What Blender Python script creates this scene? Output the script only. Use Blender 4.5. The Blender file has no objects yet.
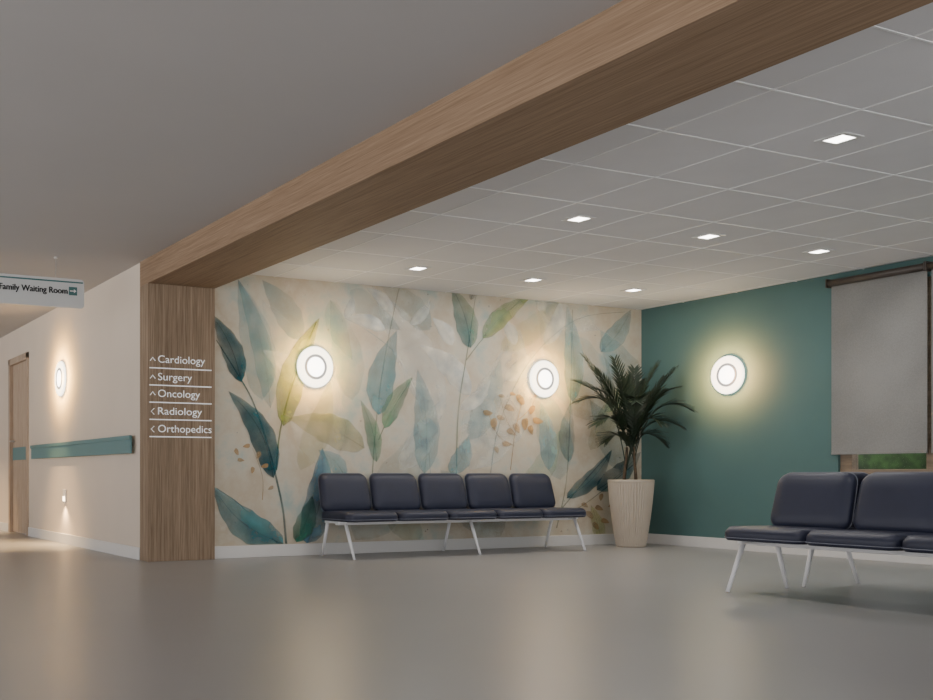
import bpy, math, random, os
from mathutils import Vector, Matrix
random.seed(7)
C = bpy.context.scene.collection
PI = math.pi
TH = math.atan(0.4571); cT, sT = math.cos(TH), math.sin(TH)
CAMH = .82
YM, XG = 9.19, 9.83          # mural wall plane, green wall plane
ZL, ZR, ZB = 2.868, 2.815, 2.63

# ------------------------------------------------------------------ materials
def new_mat(name):
    m = bpy.data.materials.new(name); m.use_nodes = True
    return m, m.node_tree, m.node_tree.nodes['Principled BSDF']
def plain(name, col, rough=.6, metal=0, noise=.0, nscale=8, bump=0, bscale=200, spec=.5):
    m, t, b = new_mat(name)
    b.inputs['Roughness'].default_value = rough; b.inputs['Metallic'].default_value = metal
    b.inputs['Specular IOR Level'].default_value = spec
    tc = t.nodes.new('ShaderNodeTexCoord')
    n = t.nodes.new('ShaderNodeTexNoise'); n.inputs['Scale'].default_value = nscale; n.inputs['Detail'].default_value = 4
    t.links.new(tc.outputs['Object'], n.inputs['Vector'])
    r = t.nodes.new('ShaderNodeValToRGB')
    k0, k1 = 1-noise, 1+noise
    r.color_ramp.elements[0].position = .3; r.color_ramp.elements[1].position = .7
    r.color_ramp.elements[0].color = (col[0]*k0, col[1]*k0, col[2]*k0, 1)
    r.color_ramp.elements[1].color = (min(1,col[0]*k1), min(1,col[1]*k1), min(1,col[2]*k1), 1)
    t.links.new(n.outputs['Fac'], r.inputs['Fac']); t.links.new(r.outputs['Color'], b.inputs['Base Color'])
    if bump:
        n2 = t.nodes.new('ShaderNodeTexNoise'); n2.inputs['Scale'].default_value = bscale
        t.links.new(tc.outputs['Object'], n2.inputs['Vector'])
        bp = t.nodes.new('ShaderNodeBump'); bp.inputs['Strength'].default_value = bump; bp.inputs['Distance'].default_value = .002
        t.links.new(n2.outputs['Fac'], bp.inputs['Height']); t.links.new(bp.outputs['Normal'], b.inputs['Normal'])
    return m
def emis(name, col, s, base=.8):
    m, t, b = new_mat(name)
    b.inputs['Base Color'].default_value = (base,base,base,1); b.inputs['Specular IOR Level'].default_value=.1
    b.inputs['Emission Color'].default_value = (*col, 1); b.inputs['Emission Strength'].default_value = s
    return m
def wood(name, c0, c1, scale, rough=.5, fine=1.0, p0=.38, p1=.66, figure=0):
    m, t, b = new_mat(name); b.inputs['Roughness'].default_value = rough; b.inputs['Specular IOR Level'].default_value = .25
    tc = t.nodes.new('ShaderNodeTexCoord'); mp = t.nodes.new('ShaderNodeMapping'); mp.inputs['Scale'].default_value = scale
    t.links.new(tc.outputs['Object'], mp.inputs['Vector'])
    n = t.nodes.new('ShaderNodeTexNoise'); n.inputs['Scale'].default_value = 1; n.inputs['Detail'].default_value = 8
    n.inputs['Roughness'].default_value = .65; n.inputs['Distortion'].default_value = .4
    t.links.new(mp.outputs['Vector'], n.inputs['Vector'])
    mp2 = t.nodes.new('ShaderNodeMapping'); mp2.inputs['Scale'].default_value = tuple(a*5*fine for a in scale)
    t.links.new(tc.outputs['Object'], mp2.inputs['Vector'])
    n2 = t.nodes.new('ShaderNodeTexNoise'); n2.inputs['Scale'].default_value = 1; n2.inputs['Detail'].default_value = 3
    t.links.new(mp2.outputs['Vector'], n2.inputs['Vector'])
    mx = t.nodes.new('ShaderNodeMath'); mx.operation = 'MULTIPLY_ADD'; mx.inputs[1].default_value = .45
    t.links.new(n2.outputs['Fac'], mx.inputs[0])
    m3 = t.nodes.new('ShaderNodeMath'); m3.operation = 'MULTIPLY'; m3.inputs[1].default_value = .6
    t.links.new(n.outputs['Fac'], m3.inputs[0]); t.links.new(m3.outputs[0], mx.inputs[2])
    last = mx
    if figure:
        mp3 = t.nodes.new('ShaderNodeMapping'); mp3.inputs['Scale'].default_value = tuple(max(.5,a*.16) for a in scale)
        t.links.new(tc.outputs['Object'], mp3.inputs['Vector'])
        n4 = t.nodes.new('ShaderNodeTexNoise'); n4.inputs['Scale'].default_value=1; n4.inputs['Detail'].default_value=5; n4.inputs['Distortion'].default_value=1.2
        t.links.new(mp3.outputs['Vector'], n4.inputs['Vector'])
        m5 = t.nodes.new('ShaderNodeMath'); m5.operation='MULTIPLY_ADD'; m5.inputs[1].default_value=figure; t.links.new(n4.outputs['Fac'], m5.inputs[0])
        m6 = t.nodes.new('ShaderNodeMath'); m6.operation='SUBTRACT'; m6.inputs[1].default_value=figure*.5; t.links.new(mx.outputs[0], m6.inputs[0])
        t.links.new(m6.outputs[0], m5.inputs[2]); last = m5
    r = t.nodes.new('ShaderNodeValToRGB'); r.color_ramp.elements[0].position = p0; r.color_ramp.elements[1].position = p1
    r.color_ramp.elements[0].color = (*c0,1); r.color_ramp.elements[1].color = (*c1,1)
    t.links.new(last.outputs[0], r.inputs['Fac']); t.links.new(r.outputs['Color'], b.inputs['Base Color'])
    bp = t.nodes.new('ShaderNodeBump'); bp.inputs['Strength'].default_value = .2; bp.inputs['Distance'].default_value = .001
    t.links.new(mx.outputs[0], bp.inputs['Height']); t.links.new(bp.outputs['Normal'], b.inputs['Normal'])
    return m
M = {}
M['floor'] = plain('floor_mat', (.305,.297,.293), .33, noise=.03, nscale=.9, spec=.42)
M['ceil_l'] = plain('ceiling_plaster', (.45,.432,.423), .85, noise=.02, nscale=1)
M['tile'] = plain('ceiling_tile', (.72,.715,.73), .9, noise=.02, nscale=3, bump=.3, bscale=90)
M['tbar'] = plain('tbar', (.92,.92,.92), .5)
M['wall_l'] = plain('left_wall_paint', (.64,.55,.46), .8, noise=.02, nscale=2)
M['wall_g'] = plain('green_wall_paint', (.070,.146,.145), .75, noise=.04, nscale=2)
M['white'] = plain('white_trim', (.66,.65,.64), .45)
M['white_metal'] = plain('white_metal', (.80,.80,.82), .4)
M['beam'] = wood('oak_beam', (.18,.112,.066), (.36,.25,.165), (64,1.1,64), .7, .8, .31, .72, .22)
M['col'] = wood('oak_column', (.16,.108,.070), (.34,.252,.175), (44,44,1.0), .7, .8)
M['doorw'] = wood('door_wood', (.35,.265,.195), (.47,.37,.285), (10,10,1), .6)
M['framew'] = wood('window_wood', (.16,.12,.085), (.27,.21,.155), (10,1,10), .5)
M['navy'] = plain('navy_vinyl', (.024,.028,.052), .44, noise=.08, nscale=5, bump=.1, bscale=140, spec=.38)
M['pipe'] = plain('grey_piping', (.15,.16,.20), .5)
M['pan'] = plain('seat_shell', (.012,.013,.02), .5)
M['teal'] = plain('teal_rail', (.10,.21,.22), .5)
M['sign'] = plain('sign_panel', (.54,.545,.54), .4)
M['signtxt'] = plain('sign_ink', (.006,.008,.01), .6)
M['signteal'] = plain('sign_teal', (.04,.13,.13), .5)
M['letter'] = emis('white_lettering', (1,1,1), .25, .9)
M['pot'] = plain('cream_ceramic', (.46,.40,.33), .6, noise=.04, nscale=5)
M['soil'] = plain('soil', (.03,.02,.014), .95, noise=.4, nscale=60, bump=1, bscale=60)
M['leaf'] = plain('palm_leaf', (.014,.027,.013), .5, noise=.5, nscale=9)
M['stem'] = plain('palm_stem', (.085,.055,.03), .7, noise=.4, nscale=25)
M['chrome'] = plain('steel', (.5,.5,.5), .3, metal=1)
M['bronze'] = plain('bronze_roller', (.06,.048,.04), .45, noise=.1)
M['sc_out'] = emis('sconce_diffuser', (1,.92,.74), 5.5, .06)
M['sc_in'] = emis('sconce_lens', (1,.97,.92), 9, .02)
M['sc_ring'] = emis('sconce_ring', (1,.98,.95), .75, .0)
M['down'] = emis('downlight_diffuser', (1,.95,.88), 12)
M['night'] = emis('night_light_glow', (1,.75,.45), 12)
M['grass'] = plain('grass', (.05,.12,.022), .9, noise=.4, nscale=6)
M['hedge'] = plain('hedge_leaves', (.02,.048,.012), .9, noise=.7, nscale=6)
# blind
m, t, b = new_mat('blind_fabric')
tc = t.nodes.new('ShaderNodeTexCoord'); n = t.nodes.new('ShaderNodeTexNoise'); n.inputs['Scale'].default_value = 1.3; n.inputs['Detail'].default_value = 2
n2 = t.nodes.new('ShaderNodeTexNoise'); n2.inputs['Scale'].default_value = 110; n2.inputs['Detail'].default_value = 2
t.links.new(tc.outputs['Object'], n.inputs['Vector']); t.links.new(tc.outputs['Object'], n2.inputs['Vector'])
md = t.nodes.new('ShaderNodeMath'); md.operation='MULTIPLY_ADD'; md.inputs[1].default_value=.5; t.links.new(n2.outputs['Fac'], md.inputs[0]); t.links.new(n.outputs['Fac'], md.inputs[2])
r = t.nodes.new('ShaderNodeValToRGB'); r.color_ramp.elements[0].position=.45; r.color_ramp.elements[1].position=1.0
r.color_ramp.elements[0].color=(.22,.222,.218,1); r.color_ramp.elements[1].color=(.34,.338,.33,1)
t.links.new(md.outputs[0], r.inputs['Fac']); t.links.new(r.outputs[0], b.inputs['Base Color']); b.inputs['Roughness'].default_value=.9
tr = t.nodes.new('ShaderNodeBsdfTranslucent'); t.links.new(r.outputs[0], tr.inputs['Color'])
mx = t.nodes.new('ShaderNodeMixShader'); mx.inputs[0].default_value=.28
t.links.new(b.outputs[0], mx.inputs[1]); t.links.new(tr.outputs[0], mx.inputs[2])
t.links.new(mx.outputs[0], t.nodes['Material Output'].inputs['Surface'])
M['blind'] = m
m, t, b = new_mat('window_glass'); b.inputs['Transmission Weight'].default_value=1; b.inputs['Roughness'].default_value=0; b.inputs['IOR'].default_value=1.05
M['glass'] = m
# mural background
m, t, b = new_mat('mural_paper'); b.inputs['Roughness'].default_value=.8
tc = t.nodes.new('ShaderNodeTexCoord'); n = t.nodes.new('ShaderNodeTexNoise'); n.inputs['Scale'].default_value=1.5; n.inputs['Detail'].default_value=10; n.inputs['Roughness'].default_value=.66
t.links.new(tc.outputs['Object'], n.inputs['Vector'])
r = t.nodes.new('ShaderNodeValToRGB'); e=r.color_ramp.elements
e[0].position=.33; e[0].color=(.34,.42,.40,1); e[1].position=.70; e[1].color=(.61,.58,.51,1)
x=e.new(.45); x.color=(.53,.49,.405,1); x=e.new(.56); x.color=(.475,.405,.31,1)
t.links.new(n.outputs['Fac'], r.inputs['Fac']); t.links.new(r.outputs[0], b.inputs['Base Color'])
M['paper'] = m
m, t, b = new_mat('mural_paint'); b.inputs['Roughness'].default_value=.8; b.inputs['Specular IOR Level'].default_value=.2
at = t.nodes.new('ShaderNodeAttribute'); at.attribute_name='paint'
tc = t.nodes.new('ShaderNodeTexCoord'); n = t.nodes.new('ShaderNodeTexNoise'); n.inputs['Scale'].default_value=7; n.inputs['Detail'].default_value=7
t.links.new(tc.outputs['Object'], n.inputs['Vector'])
r = t.nodes.new('ShaderNodeValToRGB'); r.color_ramp.elements[0].position=.3; r.color_ramp.elements[1].position=.72
r.color_ramp.elements[0].color=(.60,.67,.70,1); r.color_ramp.elements[1].color=(1.22,1.18,1.05,1)
t.links.new(n.outputs['Fac'], r.inputs['Fac'])
mm = t.nodes.new('ShaderNodeMix'); mm.data_type='RGBA'; mm.blend_type='MULTIPLY'; mm.inputs[0].default_value=1
t.links.new(at.outputs['Color'], mm.inputs[6]); t.links.new(r.outputs[0], mm.inputs[7])
n3 = t.nodes.new('ShaderNodeTexNoise'); n3.inputs['Scale'].default_value=3.2; n3.inputs['Detail'].default_value=5
t.links.new(tc.outputs['Object'], n3.inputs['Vector'])
mr = t.nodes.new('ShaderNodeMapRange'); mr.inputs[1].default_value=.35; mr.inputs[2].default_value=.65; mr.inputs[3].default_value=.55; mr.inputs[4].default_value=1.02
t.links.new(n3.outputs['Fac'], mr.inputs[0])
ma = t.nodes.new('ShaderNodeMath'); ma.operation='MULTIPLY'; t.links.new(at.outputs['Alpha'], ma.inputs[0]); t.links.new(mr.outputs[0], ma.inputs[1])
t.links.new(mm.outputs[2], b.inputs['Base Color']); t.links.new(ma.outputs[0], b.inputs['Alpha'])
M['paint'] = m

# ------------------------------------------------------------------ mesh helpers
class MB:
    def __init__(s): s.v=[]; s.f=[]; s.mi=[]
    def add(s, vs, fs, mi=0):
        o=len(s.v); s.v += [tuple(v) for v in vs]; s.f += [tuple(i+o for i in f) for f in fs]; s.mi += [mi]*len(fs)
    def box(s, x0,x1,y0,y1,z0,z1, mi=0):
        vs=[(x,y,z) for z in (z0,z1) for y in (y0,y1) for x in (x0,x1)]
        s.add(vs, [(0,2,3,1),(4,5,7,6),(0,1,5,4),(2,6,7,3),(0,4,6,2),(1,3,7,5)], mi)
    def tube(s, pts, rad, seg=10, flat=None, cap=True):
        pts=[Vector(p) for p in pts]; n=len(pts)
        if not isinstance(rad,(list,tuple)): rad=[rad]*n
        rings=[]; up=Vector((0,0,1))
        for i,p in enumerate(pts):
            tg=(pts[min(i+1,n-1)]-pts[max(i-1,0)]).normalized()
            a=tg.cross(up)
            if a.length<1e-3: a=Vector((1,0,0))
            a.normalize(); bb=tg.cross(a).normalized()
            rings.append([p+a*rad[i]*math.cos(2*PI*k/seg)*(flat or 1)+bb*rad[i]*math.sin(2*PI*k/seg) for k in range(seg)])
        vs=[v for r_ in rings for v in r_]
        fs=[(i*seg+k,i*seg+(k+1)%seg,(i+1)*seg+(k+1)%seg,(i+1)*seg+k) for i in range(n-1) for k in range(seg)]
        if cap: fs += [tuple(range(seg))[::-1], tuple((n-1)*seg+k for k in range(seg))]
        s.add(vs,fs)
    def lathe(s, prof, seg=40, axis='z', o=(0,0,0), mi=0):
        vs=[]
        for (r_,h) in prof:
            for k in range(seg):
                a=2*PI*k/seg; rr=r_
                if axis=='z': vs.append((o[0]+rr*math.cos(a),o[1]+rr*math.sin(a),o[2]+h))
                else: vs.append((o[0]+rr*math.cos(a),o[1]+h,o[2]+rr*math.sin(a)))
        n=len(prof)
        fs=[(i*seg+k,i*seg+(k+1)%seg,(i+1)*seg+(k+1)%seg,(i+1)*seg+k) for i in range(n-1) for k in range(seg)]
        s.add(vs,fs,mi)
    def build(s, name, mats, parent=None, smooth=False, bevel=0, loc=(0,0,0)):
        me=bpy.data.meshes.new(name); me.from_pydata(s.v,[],s.f); 
        if not isinstance(mats,(list,tuple)): mats=[mats]
        for m_ in mats: me.materials.append(m_)
        for p,mi in zip(me.polygons,s.mi): p.material_index=mi; p.use_smooth=smooth
        me.update()
        import bmesh
        bm=bmesh.new(); bm.from_mesh(me); bmesh.ops.recalc_face_normals(bm, faces=bm.faces); bm.to_mesh(me); bm.free()
        o=bpy.data.objects.new(name,me); C.objects.link(o); o.parent=parent; o.location=loc
        if bevel:
            b_=o.modifiers.new('bevel','BEVEL'); b_.width=bevel; b_.segments=3; b_.limit_method='ANGLE'
        return o
def rrect(w,h,r_,n=5):
    r_=min(r_,w/2-1e-3,h/2-1e-3); P=[]
    for cx,cy,a0 in ((w/2-r_,h/2-r_,0),(-w/2+r_,h/2-r_,PI/2),(-w/2+r_,-h/2+r_,PI),(w/2-r_,-h/2+r_,1.5*PI)):
        for k in range(n+1):
            a=a0+PI/2*k/n; P.append((cx+r_*math.cos(a),cy+r_*math.sin(a)))
    return P
def tag(o,label=None,cat=None,group=None,kind=None):
    if label: o['label']=label
    if cat: o['category']=cat
    if group: o['group']=group
    if kind: o['kind']=kind
    return o
def thing(name,label,cat,loc=(0,0,0),rz=0,group=None):
    o=bpy.data.objects.new(name,None); C.objects.link(o); o.location=loc; o.rotation_euler=(0,0,rz); o.empty_display_size=.1
    return tag(o,label,cat,group)
def dup(root,loc,rz,label,group=None):
    r_=root.copy(); C.objects.link(r_); r_.location=loc; r_.rotation_euler=(0,0,rz); r_['label']=label
    if group: r_['group']=group
    for ch in list(root.children):
        c=ch.copy(); C.objects.link(c); c.parent=r_
        for g in list(ch.children):
            d=g.copy(); C.objects.link(d); d.parent=c
    return r_
def struct(name,mb,mat,label,parent=None,bevel=0,smooth=False):
    o=mb.build(name,mat,parent,bevel=bevel,smooth=smooth)
    if parent is None: tag(o,label,'structure',kind='structure')
    return o

# ------------------------------------------------------------------ room shell
XW=3.45
XL,YB=-5.0,-3.6
b=MB(); b.box(XL,XG+.2,YB,18,-.1,0); struct('floor',b,M['floor'],'satin grey beige resin floor'); 
bpy.data.objects['floor']['category']='floor'
def setc(n,c): bpy.data.objects[n]['category']=c
b=MB(); b.box(XL,3.437,YB,18,ZL,ZL+.1); b.box(3.437,XW+.3,9.33,18,ZL,ZL+.1)
b.box(4.131,XG+.2,YB,9.4,ZR+.02,ZR+.1,1)
struct('ceiling',b,[M['ceil_l'],M['tile']],'smooth plaster ceiling over the corridor and tiled ceiling over the waiting area'); setc('ceiling','ceiling')
# suspended tiles + T-bars
T=.7026; x0=5.88-.351; y0=6.11-.351
xs=[x0+T*k for k in range(-2,8) if 4.131<x0+T*k<XG]; ys=[y0+T*k for k in range(-16,8) if YB<y0+T*k<YM]
xe=[4.131]+xs+[XG]; ye=[YB]+ys+[YM]
b=MB()
for i in range(len(xe)-1):
    for j in range(len(ye)-1):
        b.box(xe[i]+.008,xe[i+1]-.008,ye[j]+.008,ye[j+1]-.008,ZR-.0005,ZR+.03)
struct('ceiling_tiles',b,M['tile'],'square acoustic ceiling tiles over the waiting area'); setc('ceiling_tiles','ceiling tiles')
b=MB()
for x in xs: b.box(x-.006,x+.006,YB,YM,ZR-.003,ZR+.004)
for y in ys: b.box(4.131,XG,y-.006,y+.006,ZR-.0035,ZR+.0035)
struct('trim_1',b,M['tbar'],'white metal grid bars between the ceiling tiles'); setc('trim_1','ceiling grid')
# mural wall (solid)
b=MB(); b.box(XW+.003,XG+.2,YM+.002,YM+.25,0,ZR+.08); struct('wall_back',b,M['wall_l'],'wall carrying the leaf mural'); setc('wall_back','wall')
# left corridor wall with door opening
DY0,DY1,DZ=13.72,14.72,2.42
b=MB(); b.box(XW,XW+.2,9.30,DY0,0,ZL); b.box(XW,XW+.2,DY1,18,0,ZL); b.box(XW,XW+.2,DY0,DY1,DZ,ZL)
struct('wall_left',b,M['wall_l'],'beige corridor wall with handrail and wall lamp'); setc('wall_left','wall')
b=MB(); b.box(XL,XW+.2,18,18.2,0,ZL); struct('wall_far',b,M['wall_l'],'far end wall of the corridor'); setc('wall_far','wall')
# green wall with window opening
WY0,WY1,WZ0,WZ1=3.2,6.72,.84,2.64
b=MB(); b.box(XG,XG+.2,WY1,YM,0,ZR+.08); b.box(XG,XG+.2,YB,WY0,0,ZR+.08); b.box(XG,XG+.2,WY0,WY1,0,WZ0); b.box(XG,XG+.2,WY0,WY1,WZ1,ZR+.08)
struct('wall_right',b,M['wall_g'],'dark teal green wall with window'); setc('wall_right','wall')
# baseboards
b=MB(); b.box(4.131,XG,YM-.022,YM,0,.12); struct('baseboard_back',b,M['white'],'white baseboard under the mural',bevel=.004)
b=MB(); b.box(XG-.022,XG,YB,YM-.022,0,.12); struct('baseboard_right',b,M['white'],'white baseboard under the green wall',bevel=.004)
b=MB(); b.box(XW-.018,XW,9.33,DY0-.09,0,.12); b.box(XW-.018,XW,DY1+.09,18,0,.12); struct('baseboard_left',b,M['white'],'white baseboard along the corridor wall',bevel=.004)
for n in ('baseboard_back','baseboard_right','baseboard_left'): setc(n,'baseboard')
# beam & column
b=MB(); b.box(3.437,4.131,YB,9.32,ZB,ZL+.02); struct('trim_2',b,M['beam'],'long oak clad ceiling beam',bevel=.003); setc('trim_2','beam')
b=MB(); b.box(3.437,4.131,9.10,9.32,0,ZB); struct('trim_3',b,M['col'],'oak clad column carrying the department directory',bevel=.003); setc('trim_3','column')

# ------------------------------------------------------------------ mural
def wall_pt(px,py,off=0): 
    x=YM*2.1873*(px+253)/(2470-px); z=CAMH+(475-py)*YM/(.4158*(2470-px)); return (x,YM-.005-off,z)
mv=[];mf=[];mc=[];mmi=[]
def addm(vs,fs,cols,mi):
    o=len(mv); mv.extend(vs); mf.extend(tuple(i+o for i in f) for f in fs); mc.extend(cols); mmi.extend([mi]*len(fs))
addm([(4.131,YM-.005,.12),(XG-.001,YM-.005,.12),(XG-.001,YM-.005,ZR),(4.131,YM-.005,ZR),(4.131,YM,.12),(XG-.001,YM,.12),(XG-.001,YM,ZR),(4.131,YM,ZR)],
     [(0,1,2,3),(4,7,6,5),(0,4,5,1),(1,5,6,2),(2,6,7,3),(3,7,4,0)],[(1,1,1,1)]*8,0)
lay=[0]
def inside(p): return (max(4.135,min(XG-.003,p[0])),p[1],max(.125,min(ZR-.003,p[2])))
def leaf(bx,by,tx,ty,w,col,a=.85,bend=.0,col2=None,rib=True):
    lay[0]+=1; off=.0006+lay[0]*.00010
    if rib: w*=.92
    d=Vector((tx-bx,ty-by)); L=d.length; n=Vector((-d.y,d.x))/L; N=16
    vs=[];cols=[];col2=col2 or tuple(min(1,c*1.35+.04) for c in col)
    for i in range(N+1):
        t=i/N; c=Vector((bx,by))+d*t+n*bend*L*math.sin(PI*t)
        hw=w*.5*(math.sin(PI*t**.72))**.85 if 0<t<1 else .05
        for k,u in enumerate((-1,-.5,0,.5,1)):
            hwk=hw*(1+.06*math.sin(i*1.7+bx))
            p=c+n*hwk*u; vs.append(inside(wall_pt(p.x,p.y,off)))
            f=.5+.5*(u if k!=2 else -.8)
            f=min(1,max(0,f*.7+.3*t))
            cc=[col[j]*(1-f)+col2[j]*f for j in range(3)]
            al=a*(1-.42*t*(.5+.5*math.sin(bx)))*(1 if abs(u)<1 else .82)
            cols.append((*cc,al))
    fs=[(i*5+k,i*5+k+1,(i+1)*5+k+1,(i+1)*5+k) for i in range(N) for k in range(4)]
    addm(vs,fs,cols,1)
    if rib:
        stroke([(bx+d.x*t+n.x*bend*L*math.sin(PI*t),by+d.y*t+n.y*bend*L*math.sin(PI*t)) for t in [k/8 for k in range(8)]],.7,tuple(c*.75 for c in col),a*.4)
def stroke(pts,w,col,a=.8):
    lay[0]+=1; off=.0006+lay[0]*.00010
    pts=[Vector(p) for p in pts]; vs=[];n=len(pts)
    q=[]
    for i in range(n-1):
        p0,p1,p2,p3=pts[max(i-1,0)],pts[i],pts[i+1],pts[min(i+2,n-1)]
        for s_ in range(4):
            t=s_/4; q.append(.5*((2*p1)+(p2-p0)*t+(2*p0-5*p1+4*p2-p3)*t*t+(3*p1-p0-3*p2+p3)*t**3))
    q.append(pts[-1]); n=len(q)
    for i,p in enumerate(q):
        tg=q[min(i+1,n-1)]-q[max(i-1,0)]; nn=Vector((-tg.y,tg.x)).normalized(); hw=w*.5*(1-.5*i/n)
        vs += [inside(wall_pt(*(p+nn*hw),off)),inside(wall_pt(*(p-nn*hw),off))]
    addm(vs,[(2*i,2*i+1,2*i+3,2*i+2) for i in range(n-1)],[(*col,a)]*len(vs),1)
def blob(px,py,r_,col,a=.7,ang=0,asp=1.4):
    lay[0]+=1; off=.0006+lay[0]*.00010
    vs=[];N=12
    for k in range(N):
        t=2*PI*k/N; u=r_*asp*math.cos(t)*(1+.12*math.sin(3*t+px)); v=r_*math.sin(t)*(1-.35*math.cos(t))
        vs.append(inside(wall_pt(px+u*math.cos(ang)-v*math.sin(ang),py+u*math.sin(ang)+v*math.cos(ang),off)))
    addm(vs,[tuple(range(N))],[(*col,a)]*N,1)
DT=(.005,.06,.085); MT=(.025,.155,.20); PB=(.17,.35,.41); SB=(.07,.18,.30); OL=(.24,.31,.06); PG=(.27,.41,.27); PW=(.76,.75,.72); BE=(.47,.42,.26); OC=(.46,.29,.145); GT=(.05,.21,.15); YG=(.42,.44,.16)
# faint washes at the back
for a_ in [(262,400,238,280,34,PB,.32),(330,470,262,300,60,PW,.30),(470,470,520,330,60,PW,.40),(355,540,420,430,50,PB,.22),(600,420,540,320,60,PB,.22),(500,540,440,470,44,PB,.25),
           (440,420,372,286,40,PW,.40),(640,420,600,330,36,PB,.32),(560,480,535,380,34,PB,.32),(430,330,380,283,26,PB,.28),(300,340,262,280,26,PB,.32),(565,330,530,280,30,PW,.4),
           (420,545,360,480,30,PG,.25),(540,300,600,330,26,PW,.35),(352,400,330,300,30,PB,.25),(470,440,500,360,26,PB,.22),(520,500,560,430,24,PG,.3),(330,300,352,360,20,PG,.22),(620,470,590,400,26,PB,.3),(400,470,440,400,26,PW,.4),
           (300,470,330,380,26,YG,.22),(500,350,560,300,24,YG,.2),(590,450,620,380,22,YG,.22),(350,290,400,330,26,PB,.22)]:
    leaf(*a_,rib=False,bend=.05)
for a_ in [(385,330,345,318,14,PW,.85),(392,312,366,288,12,PW,.75),(470,395,420,345,22,PW,.65),(452,345,432,318,14,PW,.7),(545,345,560,300,16,PW,.6),(300,385,262,350,20,PW,.6),(505,380,535,350,18,PW,.6),(345,318,352,296,10,PW,.7),(410,325,430,300,11,PW,.6),(460,410,490,380,14,PW,.6),(515,345,500,318,12,PW,.6)]:
    leaf(*a_,bend=.08,rib=False)
G=(.17,.25,.15)
# stems
stroke([(286,546),(283,512),(276,478),(266,440),(252,400),(236,372),(216,340)],2.2,(.04,.12,.14))
stroke([(276,470),(280,430),(292,385),(316,322)],1.8,(.12,.19,.06))
stroke([(280,545),(262,530),(240,505),(216,488)],1.5,(.04,.14,.16),.7)
stroke([(372,474),(376,420),(384,360),(396,300),(400,285)],1.3,G,.5)
stroke([(378,440),(392,410),(412,378)],1.2,G,.5)
stroke([(430,474),(424,420),(400,360),(366,330),(344,318)],1.0,PW,.7)
stroke([(456,474),(458,410),(468,345),(476,290)],1.4,G,.55)
stroke([(466,360),(484,337),(520,300)],1.1,G,.5)
stroke([(490,474),(500,420),(530,360),(575,320),(625,312)],1.0,PB,.5)
stroke([(556,528),(566,480),(570,400),(572,310)],1.3,G,.5)
stroke([(560,510),(585,480),(610,452)],1.3,G,.5)
stroke([(556,520),(590,500),(636,462)],1.3,G,.5)
stroke([(510,470),(515,430),(522,400)],.9,OC,.7)
stroke([(516,436),(506,420),(500,398)],.7,OC,.6); stroke([(518,420),(530,408),(536,394)],.7,OC,.6); stroke([(514,446),(498,436),(488,414)],.7,OC,.6)
stroke([(262,500),(262,476),(252,448)],.7,OC,.6)
# big leaves
leaf(241,382,211,314,23,DT,.92,.06,MT)
leaf(273,478,228,391,27,DT,.97,.10,MT)
leaf(283,544,212,486,34,MT,.88,-.10,(.12,.34,.39))
leaf(270,408,237,278,22,PB,.38,.05)
leaf(283,426,319,318,29,OL,.78,-.06,YG)
leaf(306,546,322,448,33,SB,.78,.06,(.18,.37,.47))
leaf(296,542,312,496,22,(.02,.14,.10),.9,.05)
leaf(345,478,318,450,18,PB,.55,.1)
leaf(364,448,288,418,34,BE,.55,.06,YG)
leaf(378,415,396,331,30,PB,.82,-.06,(.08,.27,.33))
leaf(376,462,360,400,16,GT,.55,.06,PG)
leaf(384,428,412,377,19,PG,.75,-.06,GT)
leaf(424,474,417,370,28,(.24,.41,.46),.58,.05,(.36,.49,.52))
leaf(450,474,468,436,21,PB,.55,.08)
leaf(470,348,451,287,24,MT,.62,.06,PG)
leaf(482,338,530,296,20,PG,.75,-.06,YG)
leaf(470,300,477,280,8,MT,.5,.0)
leaf(572,402,566,306,21,PB,.6,.04)
leaf(600,352,630,310,22,PB,.6,.06)
leaf(548,470,540,402,19,(.28,.45,.52),.6,.04)
leaf(568,462,570,402,17,MT,.55,-.05,PB)
leaf(566,498,611,450,18,MT,.88,.08,DT)
leaf(596,490,640,452,22,DT,.72,.05,MT)
leaf(604,412,634,372,16,PG,.45,.05)
leaf(600,545,590,505,14,YG,.5,.05)
for (px,py,s_) in [(520,400,5),(509,408,4.5),(531,410,4),(537,421,4.5),(524,424,5),(516,428,4.5),(487,413,4),(493,424,5),(506,444,4),(530,430,4),(501,396,2.5),(512,394,2.5),(496,450,3),(536,394,3.5),(500,418,3.5),(510,432,4),
                   (258,455,3.2),(264,466,3.2),(252,470,2.8),(236,452,3),(246,446,3),(240,460,2.8),(270,488,2.6),(589,515,4),(598,508,3.5),(604,521,3.5),(595,526,3.5),(610,505,2.5),(584,505,3),(600,497,3),(640-8,395,3),(622,400,2.6)]:
    blob(px,py,s_*.68,OC,.66,random.random()*3,1.8)
for _ in range(60):
    blob(random.uniform(225,638),random.uniform(285,535),random.uniform(.4,1.0),random.choice([OC,PW,PB]),.4,random.random()*3,1.1)
me=bpy.data.meshes.new('mural'); me.from_pydata(mv,[],mf); me.materials.append(M['paper']); me.materials.append(M['paint'])
for p,i in zip(me.polygons,mmi): p.material_index=i
ca=me.color_attributes.new('paint','FLOAT_COLOR','POINT')
for i,c in enumerate(mc): ca.data[i].color=c
o=bpy.data.objects.new('mural',me); C.objects.link(o); tag(o,'watercolour leaf mural in teal, blue and ochre covering the cream back wall','mural')

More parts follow.
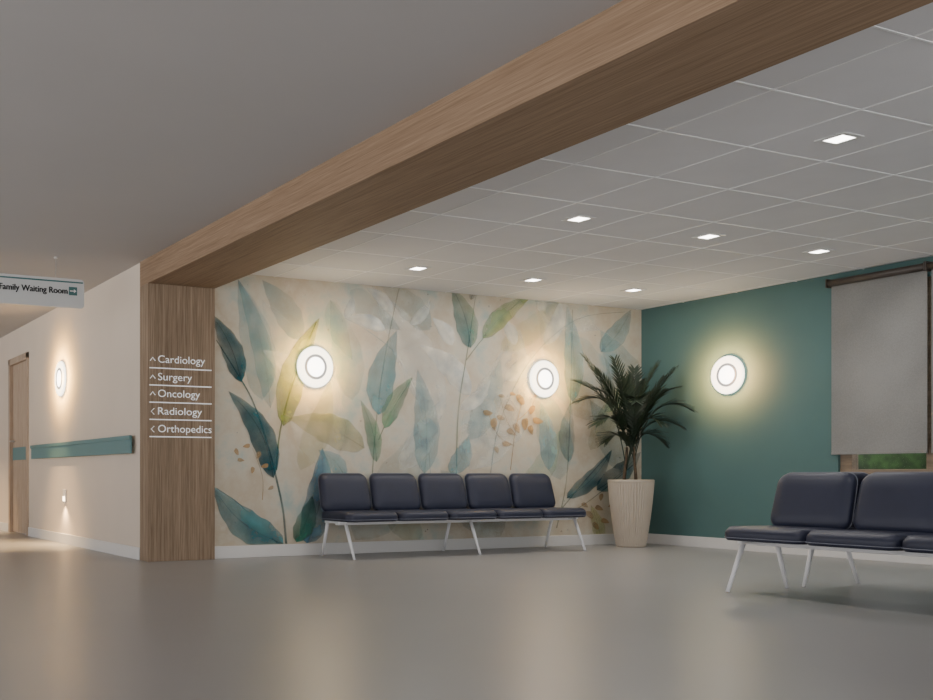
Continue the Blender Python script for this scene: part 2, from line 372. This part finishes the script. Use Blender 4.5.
# ------------------------------------------------------------------ text helper
def text_obj(name,body,width,cap,mat,parent,x,y,z,off=0.0,bold=0):
    cu=bpy.data.curves.new('t','FONT'); cu.body=body; cu.size=1; cu.extrude=0; cu.offset=off; cu.resolution_u=6
    to=bpy.data.objects.new('t',cu); C.objects.link(to)
    dg=bpy.context.evaluated_depsgraph_get(); dg.update()
    me=bpy.data.meshes.new_from_object(to.evaluated_get(dg)); bpy.data.objects.remove(to)
    xs_=[v.co.x for v in me.vertices]; w0=max(xs_)-min(xs_); mn=min(xs_)
    ky=cap/.7
    vs=[((v.co.x-mn)*width/w0,0,v.co.y*ky) for v in me.vertices]; fs=[tuple(p.vertices) for p in me.polygons]
    V=[];F=[]
    for k,(dx,dz) in enumerate([(0,0)] if not bold else [(-bold,0),(bold,0),(0,bold*.5),(0,-bold*.5)]):
        o_=len(V); V+=[(a+dx,-.0002*k,c+dz) for a,_,c in vs]; F+=[tuple(i+o_ for i in f_) for f_ in fs]
    me=bpy.data.meshes.new(name); me.from_pydata(V,[],F); me.materials.append(mat)
    o=bpy.data.objects.new(name,me); C.objects.link(o); o.parent=parent; o.location=(x,y,z)
    return o
# directory
dr=thing('directory_lettering','white department directory lettering with ruled lines on the oak column','directory sign',(3.437,9.10,1.15))
def lx(px): return 9.1*2.1873*(px+253)/(2470-px)-3.437
rows=[('Cardiology',205,363.5,369,'u'),('Surgery',192,381,386,'u'),('Oncology',200,397.5,403,'u'),('Radiology',202,415,420,'l'),('Orthopedics',211.5,432.5,437,'l')]
for body,px1,pyb,pyl,ar in rows:
    z=CAMH+(475-pyb)*.009557-1.15; zl=CAMH+(475-pyl)*.009557-1.15
    text_obj('text_line',body,lx(px1)-lx(158),.070,M['letter'],dr,lx(158),-.003,z)
    b=MB(); b.box(lx(149.5),lx(211.5),-.004,0,zl-.005,zl+.005); b.build('ruled_line',M['letter'],dr)
    cx=lx(152.7); cz=z+.028
    pts=[(cx-.026,-.003,cz-.014),(cx,-.003,cz+.018),(cx+.026,-.003,cz-.014)] if ar=='u' else [(cx+.014,-.003,cz+.028),(cx-.016,-.003,cz),(cx+.014,-.003,cz-.028)]
    b=MB(); b.tube(pts,.0042,6); b.build('arrow_mark',M['letter'],dr)
# hanging sign
SY=9.42
sg=thing('hanging_sign','grey hanging sign reading Family Waiting Room below the corridor ceiling','sign',(1.62,SY,2.40))
b=MB(); R_=rrect(1.293,.272,.035,6); n_=len(R_)
b.add([(x+.6465,y_,z+.136) for y_ in (0,.03) for x,z in R_],[tuple(range(n_)),tuple(range(2*n_-1,n_-1,-1))]+[(k,(k+1)%n_,(k+1)%n_+n_,k+n_) for k in range(n_)])
b.build('panel',M['sign'],sg)
b=MB(); b.box(.012,1.281,-.002,.0,.234,.248); b.build('stripe',M['signteal'],sg)
text_obj('sign_text','Family Waiting Room',2.748-2.105,.056,M['signtxt'],sg,2.105-1.62,-.003,.128,bold=.0030)
b=MB(); b.box(1.142,1.222,-.004,0,.118,.196); ap=b.build('arrow_plate',M['signteal'],sg)
b=MB(); b.add([(1.150,-.007,.152),(1.190,-.007,.152),(1.190,-.007,.138),(1.214,-.007,.157),(1.190,-.007,.176),(1.190,-.007,.162),(1.150,-.007,.162)],[(0,1,2,3,4,5,6)]); b.build('arrow_mark',M['white'],ap)
for x in (1.02,.25):
    b=MB(); b.tube([(x,.015,.27),(x,.015,ZL-2.40)],.004,8); rod=b.build('suspension_rod',M['chrome'],sg)
    b=MB(); b.lathe([(.0,-.012),(.018,-.012),(.018,0),(0,0)],16,o=(x,.015,ZL-2.40)); b.build('ceiling_cap',M['white'],rod)

# ------------------------------------------------------------------ door, handrail, outlet
dd=MB(); dd.box(XW+.03,XW+.075,DY0+.03,DY1-.03,.01,DZ-.03); d=struct('door_1',dd,M['doorw'],'pale wooden corridor door with teal band',bevel=.003); setc('door_1','door')
b=MB()
b.box(XW-.02,XW+.1,DY0-.06,DY0+.03,0,DZ+.06); b.box(XW-.02,XW+.1,DY1-.03,DY1+.06,0,DZ+.06); b.box(XW-.02,XW+.1,DY0-.06,DY1+.06,DZ-.03,DZ+.06)
b.build('door_frame',M['doorw'],d,bevel=.004)
b=MB(); b.box(XW+.02,XW+.03,DY0+.05,DY1-.05,1.03,1.21); b.build('protection_band',M['teal'],d)
b=MB(); b.tube([(XW+.03,DY1-.12,1.3),(XW-.03,DY1-.12,1.3),(XW-.03,DY1-.25,1.3)],.012,8); b.build('door_handle',M['chrome'],d)
hr=thing('handrail','long teal wall handrail running along the beige corridor wall','handrail',(XW,9.47,1.03))
b=MB(); 
b.box(-.055,-.035,.0,3.86,0,.15); b.box(-.068,-.035,0,3.86,.135,.178); b.build('rail',M['teal'],hr,bevel=.008)
for y in (.15,1.35,2.55,3.7):
    b=MB(); b.box(-.036,0,y-.03,y+.03,.05,.12); b.build('bracket',M['white'],hr)
nl=thing('night_light','small glowing night light low on the beige corridor wall','night light',(XW+.003,11.9,.49))
b=MB(); b.box(-.023,0,-.055,.055,0,.16); b.build('cover_plate',M['white'],nl,bevel=.006)
b=MB(); b.box(-.029,-.023,-.035,.035,.02,.075); b.build('lens',M['night'],nl)

# ------------------------------------------------------------------ sconces
def make_sconce():
    t=thing('wall_sconce','','wall lamp')
    b=MB(); b.lathe([(0,0),(.17,0),(.17,-.01),(0,-.01)],40,'y'); b.build('mounting_plate',M['white'],t)
    b=MB(); b.lathe([(0,-.01),(.200,-.01),(.208,-.014),(.21,-.022),(.206,-.030),(.198,-.033),(0,-.033)],64,'y'); b.build('diffuser',M['sc_out'],t,smooth=False)
    b=MB(); b.lathe([(.102,-.031),(.102,-.038),(.105,-.040),(.126,-.040),(.129,-.038),(.129,-.031)],64,'y'); b.build('ring',M['sc_ring'],t)
    b=MB(); b.lathe([(0,-.037),(.094,-.037),(.101,-.035),(.101,-.031)],64,'y'); b.build('lens',M['sc_in'],t)
    return t
def lamp(kind,loc,energy,col,size=.05,rot=(0,0,0),**k):
    l=bpy.data.lights.new('light',kind); l.energy=energy; l.color=col
    if kind=='AREA': l.size=size
    else: l.shadow_soft_size=size
    for a_,v in k.items(): setattr(l,a_,v)
    o=bpy.data.objects.new('light',l); C.objects.link(o); o.location=loc; o.rotation_euler=rot; return o
sc=make_sconce(); sc.location=(5.286,YM-.006,1.925); sc['label']='round glowing wall lamp above the left end of the long bench, on the mural'; sc['group']='round wall lamps'
dup(sc,(8.30,YM-.006,1.92),0,'round glowing wall lamp on the mural nearest the potted palm','round wall lamps')
dup(sc,(XG,7.968,1.92),-PI/2,'round glowing wall lamp on the dark green wall','round wall lamps')
dup(sc,(XW,12.06,1.98),-PI/2,'round glowing wall lamp on the beige corridor wall','round wall lamps')
WARM=(1,.56,.10)
for p,e_,rz,c_ in [((5.286,YM-.18,1.925),70,0,WARM),((8.30,YM-.18,1.92),70,0,WARM),((XG-.18,7.968,1.92),125,-PI/2,(1,.46,.13)),((XW-.18,12.06,1.98),160,-PI/2,WARM)]:
    lamp('SPOT',p,e_,c_,.1,(PI/2,0,rz),spot_size=2.85,spot_blend=.5)
for p in [(5.286,YM-.5,1.925),(8.30,YM-.5,1.92),(XG-.5,7.968,1.92),(XW-.5,12.06,1.98)]: lamp('POINT',p,7,(1,.78,.5),.15)
lamp('SPOT',(XW-.06,11.9,.50),45,(1,.66,.32),.02,(0,math.radians(22),0),spot_size=2.3,spot_blend=.8)
# downlights
spots=[(5.88,4.012,'nearest the camera, beside the oak beam'),(5.88,6.11,'second along the row beside the oak beam'),(5.88,8.22,'above the left part of the long bench'),
       (7.297,6.11,'in the middle row, nearer one'),(7.297,8.22,'above the right end of the long bench'),(8.68,6.11,'in the row by the green wall, nearer the window'),(8.68,8.22,'above the potted palm and right mural lamp')]
dl=thing('downlight','','ceiling light')
s1,s2=.092,.062
b=MB(); b.add([(x*s,y*s,z) for (s,z) in ((s1,0),(s1,-.008),(s2,-.008),(s2,0)) for x,y in ((-1,-1),(1,-1),(1,1),(-1,1))],[(i*4+k,i*4+(k+1)%4,((i+1)%4)*4+(k+1)%4,((i+1)%4)*4+k) for i in range(4) for k in range(4)])
b.build('frame',M['white'],dl)
b=MB(); b.box(-s2,s2,-s2,s2,-.004,0); b.build('diffuser',M['down'],dl)
for i,(x,y,l) in enumerate(spots):
    lab='small square ceiling light '+l
    if i==0: dl.location=(x,y,ZR-.001); dl['label']=lab; dl['group']='square ceiling lights'
    else: dup(dl,(x,y,ZR-.001),0,lab,'square ceiling lights')
    lamp('AREA',(x,y,ZR-.02),11,(1,.96,.92),.12)
for (x,y) in ((2.50,12.0),(2.3,15.2)):  # added unseen fixtures, placed to brighten the corridor and warm its floor
    dup(dl,(x,y,ZL),0,'small square ceiling light added to warm the corridor, unseen outside the frame at the left','added corridor lights')
    lamp('SPOT',(x,y,ZL-.02),620,(1,.66,.30),.06,(0,math.radians(-8),0),spot_size=.9,spot_blend=.8)

# ------------------------------------------------------------------ benches
def pillow(mb,w,h,r_,prof,fn):
    rings=[]
    for ins,dep in prof: rings.append([fn(x,y,dep) for x,y in rrect(w-2*ins,h-2*ins,max(.01,r_-ins*.6))])
    n=len(rings[0]); vs=[v for R_ in rings for v in R_]
    fs=[(i*n+k,i*n+(k+1)%n,(i+1)*n+(k+1)%n,(i+1)*n+k) for i in range(len(rings)-1) for k in range(n)]
    fs+=[tuple(range(n))[::-1],tuple((len(rings)-1)*n+k for k in range(n))]
    mb.add(vs,fs)
def loop(mb,w,h,r_,fn,dep,rad):
    pts=[Vector(fn(x,y,dep)) for x,y in rrect(w,h,r_)]; n=len(pts); seg=6; cen=sum(pts,Vector((0,0,0)))/n; vs=[]
    for i,p in enumerate(pts):
        tg=(pts[(i+1)%n]-pts[i-1]).normalized(); a=(p-cen); a=(a-tg*a.dot(tg)).normalized(); bb=tg.cross(a)
        vs+=[p+a*rad*math.cos(2*PI*k/seg)+bb*rad*math.sin(2*PI*k/seg) for k in range(seg)]
    mb.add(vs,[(i*seg+k,i*seg+(k+1)%seg,((i+1)%n)*seg+(k+1)%seg,((i+1)%n)*seg+k) for i in range(n) for k in range(seg)])
STEP=.612
def make_bench():
    t=thing('waiting_bench','','bench')
    def seat_fn(cx):
        def f(x,y,d):
            Y=y+.285; z=.410+d
            z+= -.014*math.exp(-((Y-.32)/.16)**2)*(d>0) + (-.010 if Y<.06 and d>0 else 0)
            return (cx+x,Y,z)
        return f
    def back_fn(cx):
        def f(x,y,d):
            tt=max(0,(y+.2)/.4); W=1-.05*tt
            Y=.525+.10*tt**1.3+d
            return (cx+x*W,Y,.64+y-.004*tt)
        return f
    for k in range(5):
        cx=STEP*(k+.5)
        b=MB(); pillow(b,.600,.57,.08,[(.06,-.048),(.012,-.046),(0,-.030),(0,.018),(.006,.034),(.020,.047),(.045,.053),(.10,.055)],seat_fn(cx)); s_=b.build('seat',M['navy'],t,smooth=True)
        b=MB(); loop(b,.603,.573,.08,seat_fn(cx),-.026,.0035); b.build('piping',M['pipe'],s_,smooth=True)
        b=MB(); pillow(b,.594,.40,.08,[(.11,-.062),(.05,-.058),(.022,-.048),(.006,-.032),(0,-.014),(0,.012),(.012,.028),(.05,.032)],back_fn(cx)); s_=b.build('backrest',M['navy'],t,smooth=True)
        b=MB(); loop(b,.597,.403,.08,back_fn(cx),.006,.0035); b.build('piping',M['pipe'],s_,smooth=True)
        for dx in (-.19,.19): 
            b=MB(); x0_,x1_=cx+dx-.02,cx+dx+.02
            prof=[(.40,.356),(.575,.356),(.605,.60),(.592,.60),(.563,.368),(.40,.368)]
            b.add([(x0_,y,z) for y,z in prof]+[(x1_,y,z) for y,z in prof],[(0,1,2,3,4,5),(11,10,9,8,7,6)]+[(i,(i+1)%6,(i+1)%6+6,i+6) for i in range(6)])
            b.build('back_bracket',M['pan'],t)
    b=MB(); b.box(.03,5*STEP-.03,.23,.29,.325,.362); b.build('crossbeam',M['white_metal'],t,bevel=.006)
    for x in (.07,1.58,5*STEP-.07):
        b=MB(); b.box(x-.02,x+.02,.12,.53,.338,.361); b.build('seat_support',M['white_metal'],t,bevel=.004)
        b=MB(); b.tube([(x,.16,.345),(x,.0,.004)],[.019,.013],12); b.build('leg',M['white_metal'],t,smooth=True)
        b=MB(); b.tube([(x,.50,.345),(x,.61,.004)],[.019,.013],12); b.build('leg',M['white_metal'],t,smooth=True)
    return t
bn=make_bench(); bn.location=(5.25,8.47,0); bn['label']='navy five seat waiting bench with white legs against the leaf mural'; bn['group']='navy waiting benches'
dup(bn,(6.23,5.13,0),-PI/2,'navy waiting bench in the right foreground facing the oak column','navy waiting benches')
dup(bn,(7.63,5.13-5*STEP,0),PI/2,'navy waiting bench back to back behind the foreground one, facing the window','navy waiting benches')

# ------------------------------------------------------------------ potted palm
PX,PY=9.2,8.75
pl=thing('potted_palm','dark green potted palm in a ribbed cream planter in the corner beside the mural','plant',(PX,PY,0))
b2=MB(); seg=288; prof=[(.0,0),(.148,0),(.158,.012),(.18,.15),(.203,.32),(.226,.52),(.244,.73),(.250,.745),(.250,.762),(.240,.768),(.226,.76),(.215,.68),(0,.68)]
vs=[]
for (r_,h) in prof:
    for k in range(seg):
        a=2*PI*k/seg; rr=r_
        if .01<h<.74 and r_>.15: rr=r_*(.975+.048*abs(math.sin(a*24)))
        vs.append((rr*math.cos(a),rr*math.sin(a),h))
b2.add(vs,[(i*seg+k,i*seg+(k+1)%seg,(i+1)*seg+(k+1)%seg,(i+1)*seg+k) for i in range(len(prof)-1) for k in range(seg)])
b2.build('planter',M['pot'],pl)
b=MB(); b.lathe([(0,.735),(.1,.73),(.222,.72),(.222,.69),(0,.69)],32); b.build('soil',M['soil'],pl)
Rv=Vector((cT,-sT,0)); Fv=Vector((sT,cT,0))
def clampw(p):
    p=Vector(p); p.x=min(p.x,XG-PX-.02); p.y=min(p.y,YM-.01-PY-.01-.015); return p
tips=[(-.50,.05,2.16,.16),(-.22,-.1,2.12,.12),(.04,.0,2.02,.10),(.22,-.15,2.04,.10),(.48,.0,2.02,.14),(.60,-.12,1.58,.40),(-.62,-.12,1.66,.34),(-.46,-.22,1.40,.42),(.40,-.28,1.38,.4),(-.10,-.4,1.64,.36),(.52,.1,1.82,.24),(-.58,.1,1.90,.2),
      (.18,-.34,1.40,.42),(-.32,-.1,1.20,.42),(.30,-.12,1.20,.42),(-.32,.12,1.80,.2),(.32,.12,1.78,.2),(-.10,-.1,1.90,.12),(.12,.05,1.86,.12),(-.40,.0,2.02,.14),(.36,.0,1.92,.14)]
stems=[(-.05,.02),(.05,.0),(.0,-.05),(.0,.06)]
for i,(L,F,z,h) in enumerate(tips):
    sx,sy=stems[i%4]
    base=Vector((sx,sy,.88+.09*(i%4))); tip=Rv*L+Fv*F+Vector((0,0,z))
    mid=base.lerp(tip,.45); ctl=Vector((mid.x*.60,mid.y*.60,max(base.z,tip.z)+h*.55 if z<1.75 else mid.z+h*1.3))
    fr=lambda t: (1-t)**2*base+2*t*(1-t)*ctl+t*t*tip
    b=MB(); pts=[clampw(fr(k/12)) for k in range(13)]; b.tube(pts,[.007-.005*k/12 for k in range(13)],6)
    NL=22
    for k in range(NL):
        t=.22+.78*k/(NL-1); p=fr(t); tg=(fr(min(1,t+.02))-fr(t-.02)).normalized(); side=tg.cross(Vector((0,0,1)))
        if side.length<.2: side=Rv.copy()
        side.normalize(); nrm=side.cross(tg).normalized()
        ln=(.10+.14*math.sin(PI*min(1,(t-.2)/.84)))*random.uniform(.85,1.1)
        for sd in (-1,1):
            fw=.8+.4*t; dirv=(tg*fw+side*sd*.75+nrm*.14+Vector((random.uniform(-.06,.06),random.uniform(-.06,.06),random.uniform(-.06,.06)))).normalized()
            wv=dirv.cross(nrm).normalized(); N=5; vs=[]
            for q in range(N+1):
                u=q/N; c=p+dirv*ln*u+Vector((0,0,-.18*ln*u*u)); hw=.0105*abs(math.sin(PI*min(1,(.12+.88*u))**.8))+.0006
                vs+=[clampw(c+wv*hw),clampw(c+nrm*-.003),clampw(c-wv*hw)]
            b.add(vs,[(q*3+j,q*3+j+1,q*3+j+4,q*3+j+3) for q in range(N) for j in (0,1)])
    b.build('frond',M['leaf'],pl,smooth=True)
for (sx,sy) in stems:
    b=MB(); b.tube([(sx*1.6,sy*1.6,.70),(sx*1.4,sy*1.4,.85),(sx,sy,1.02),(sx*.9,sy*.9,1.14)],[.017,.015,.013,.010],10); b.build('stem',M['stem'],pl,smooth=True)

# ------------------------------------------------------------------ window & blinds
w=MB(); F0=XG+.06; F1=XG+.13
w.box(F0-.03,F1,WY1-.12,WY1,WZ0,WZ1); w.box(F0-.03,F1,WY0,WY0+.10,WZ0,WZ1); w.box(F0-.03,F1,WY0+.1,WY1-.12,WZ1-.08,WZ1); w.box(F0-.03,F1,WY0+.1,WY1-.12,WZ0,WZ0+.035)
w.box(F0-.03,F1,5.72,5.90,WZ0+.035,WZ1-.08); w.box(F0-.03,F1,4.75,4.83,WZ0+.035,WZ1-.08)
wi=struct('window_1',w,M['framew'],'wood framed window behind the grey roller blinds',bevel=.004); setc('window_1','window')
b=MB(); b.box(F0+.03,F0+.036,WY0+.05,WY1-.05,WZ0+.02,WZ1-.04); b.build('pane',M['glass'],wi)
b=MB(); b.box(XG-.03,F0-.03,WY0,WY1,WZ0-.02,WZ0+.001); b.build('window_sill',M['framew'],wi,bevel=.004)
bl=thing('roller_blind','grey fabric roller blind pulled down over the window on the green wall','blind',(XG-.06,5.85,2.72),0,'roller blinds')
b=MB()
b.tube([(0,-.0,0),(0,.925,0)],.034,20); b.build('roller',M['bronze'],bl,smooth=True)
b=MB(); b.box(-.038,.06,-.010,.0,-.042,.042); b.build('bracket',M['bronze'],bl)
b=MB(); b.box(-.038,.06,.925,.935,-.042,.042); b.build('bracket',M['bronze'],bl)
b=MB(); b.box(.031,.033,.006,.919,-1.68,0); b.build('fabric',M['blind'],bl)
b=MB(); b.box(.023,.041,.006,.919,-1.70,-1.675); b.build('bottom_bar',M['blind'],bl,bevel=.003)
dup(bl,(XG-.06,4.90,2.72),0,'second grey roller blind, cut off by the right edge of the photo','roller blinds')
# outside
b=MB(); b.box(XG+.3,40,-15,30,-.3,-.2); tag(b.build('lawn',M['grass']),'green lawn outside the window','lawn',kind='structure')
b=MB()
for k in range(26):
    y=-10+k*1.4
    b.lathe([(0,-.25),(.9,-.25),(1.05,.4),(.9,1.2+.2*math.sin(k*2.3)),(.5,1.55+.2*math.sin(k*2.3)),(0,1.6+.2*math.sin(k*2.3))],14,o=(18,y,0))
tag(b.build('hedge',M['hedge'],smooth=True),'dark green hedge beyond the lawn outside the window','hedge',kind='stuff')

# ------------------------------------------------------------------ light & camera
w=bpy.data.worlds.new('World'); bpy.context.scene.world=w; w.use_nodes=True
nt=w.node_tree; bg=nt.nodes['Background']
bg.inputs[0].default_value=(1,.985,.98,1)
tcw=nt.nodes.new('ShaderNodeTexCoord'); sp=nt.nodes.new('ShaderNodeSeparateXYZ'); mrw=nt.nodes.new('ShaderNodeMapRange')
nt.links.new(tcw.outputs['Generated'],sp.inputs[0]); nt.links.new(sp.outputs['Z'],mrw.inputs[0])
mrw.inputs[1].default_value=-.25; mrw.inputs[2].default_value=.1; mrw.inputs[3].default_value=4.9; mrw.inputs[4].default_value=2.3
nt.links.new(mrw.outputs[0],bg.inputs[1])
cd=bpy.data.cameras.new('Camera'); cam=bpy.data.objects.new('Camera',cd); C.objects.link(cam)
cam.location=(0,0,CAMH); cam.rotation_euler=(PI/2,0,-TH)
f=470.6/.4571
cd.sensor_width=36; cd.lens=f/933*36; cd.shift_x=(466.5-217.6)/933; cd.shift_y=125/933; cd.clip_end=200
bpy.context.scene.camera=cam
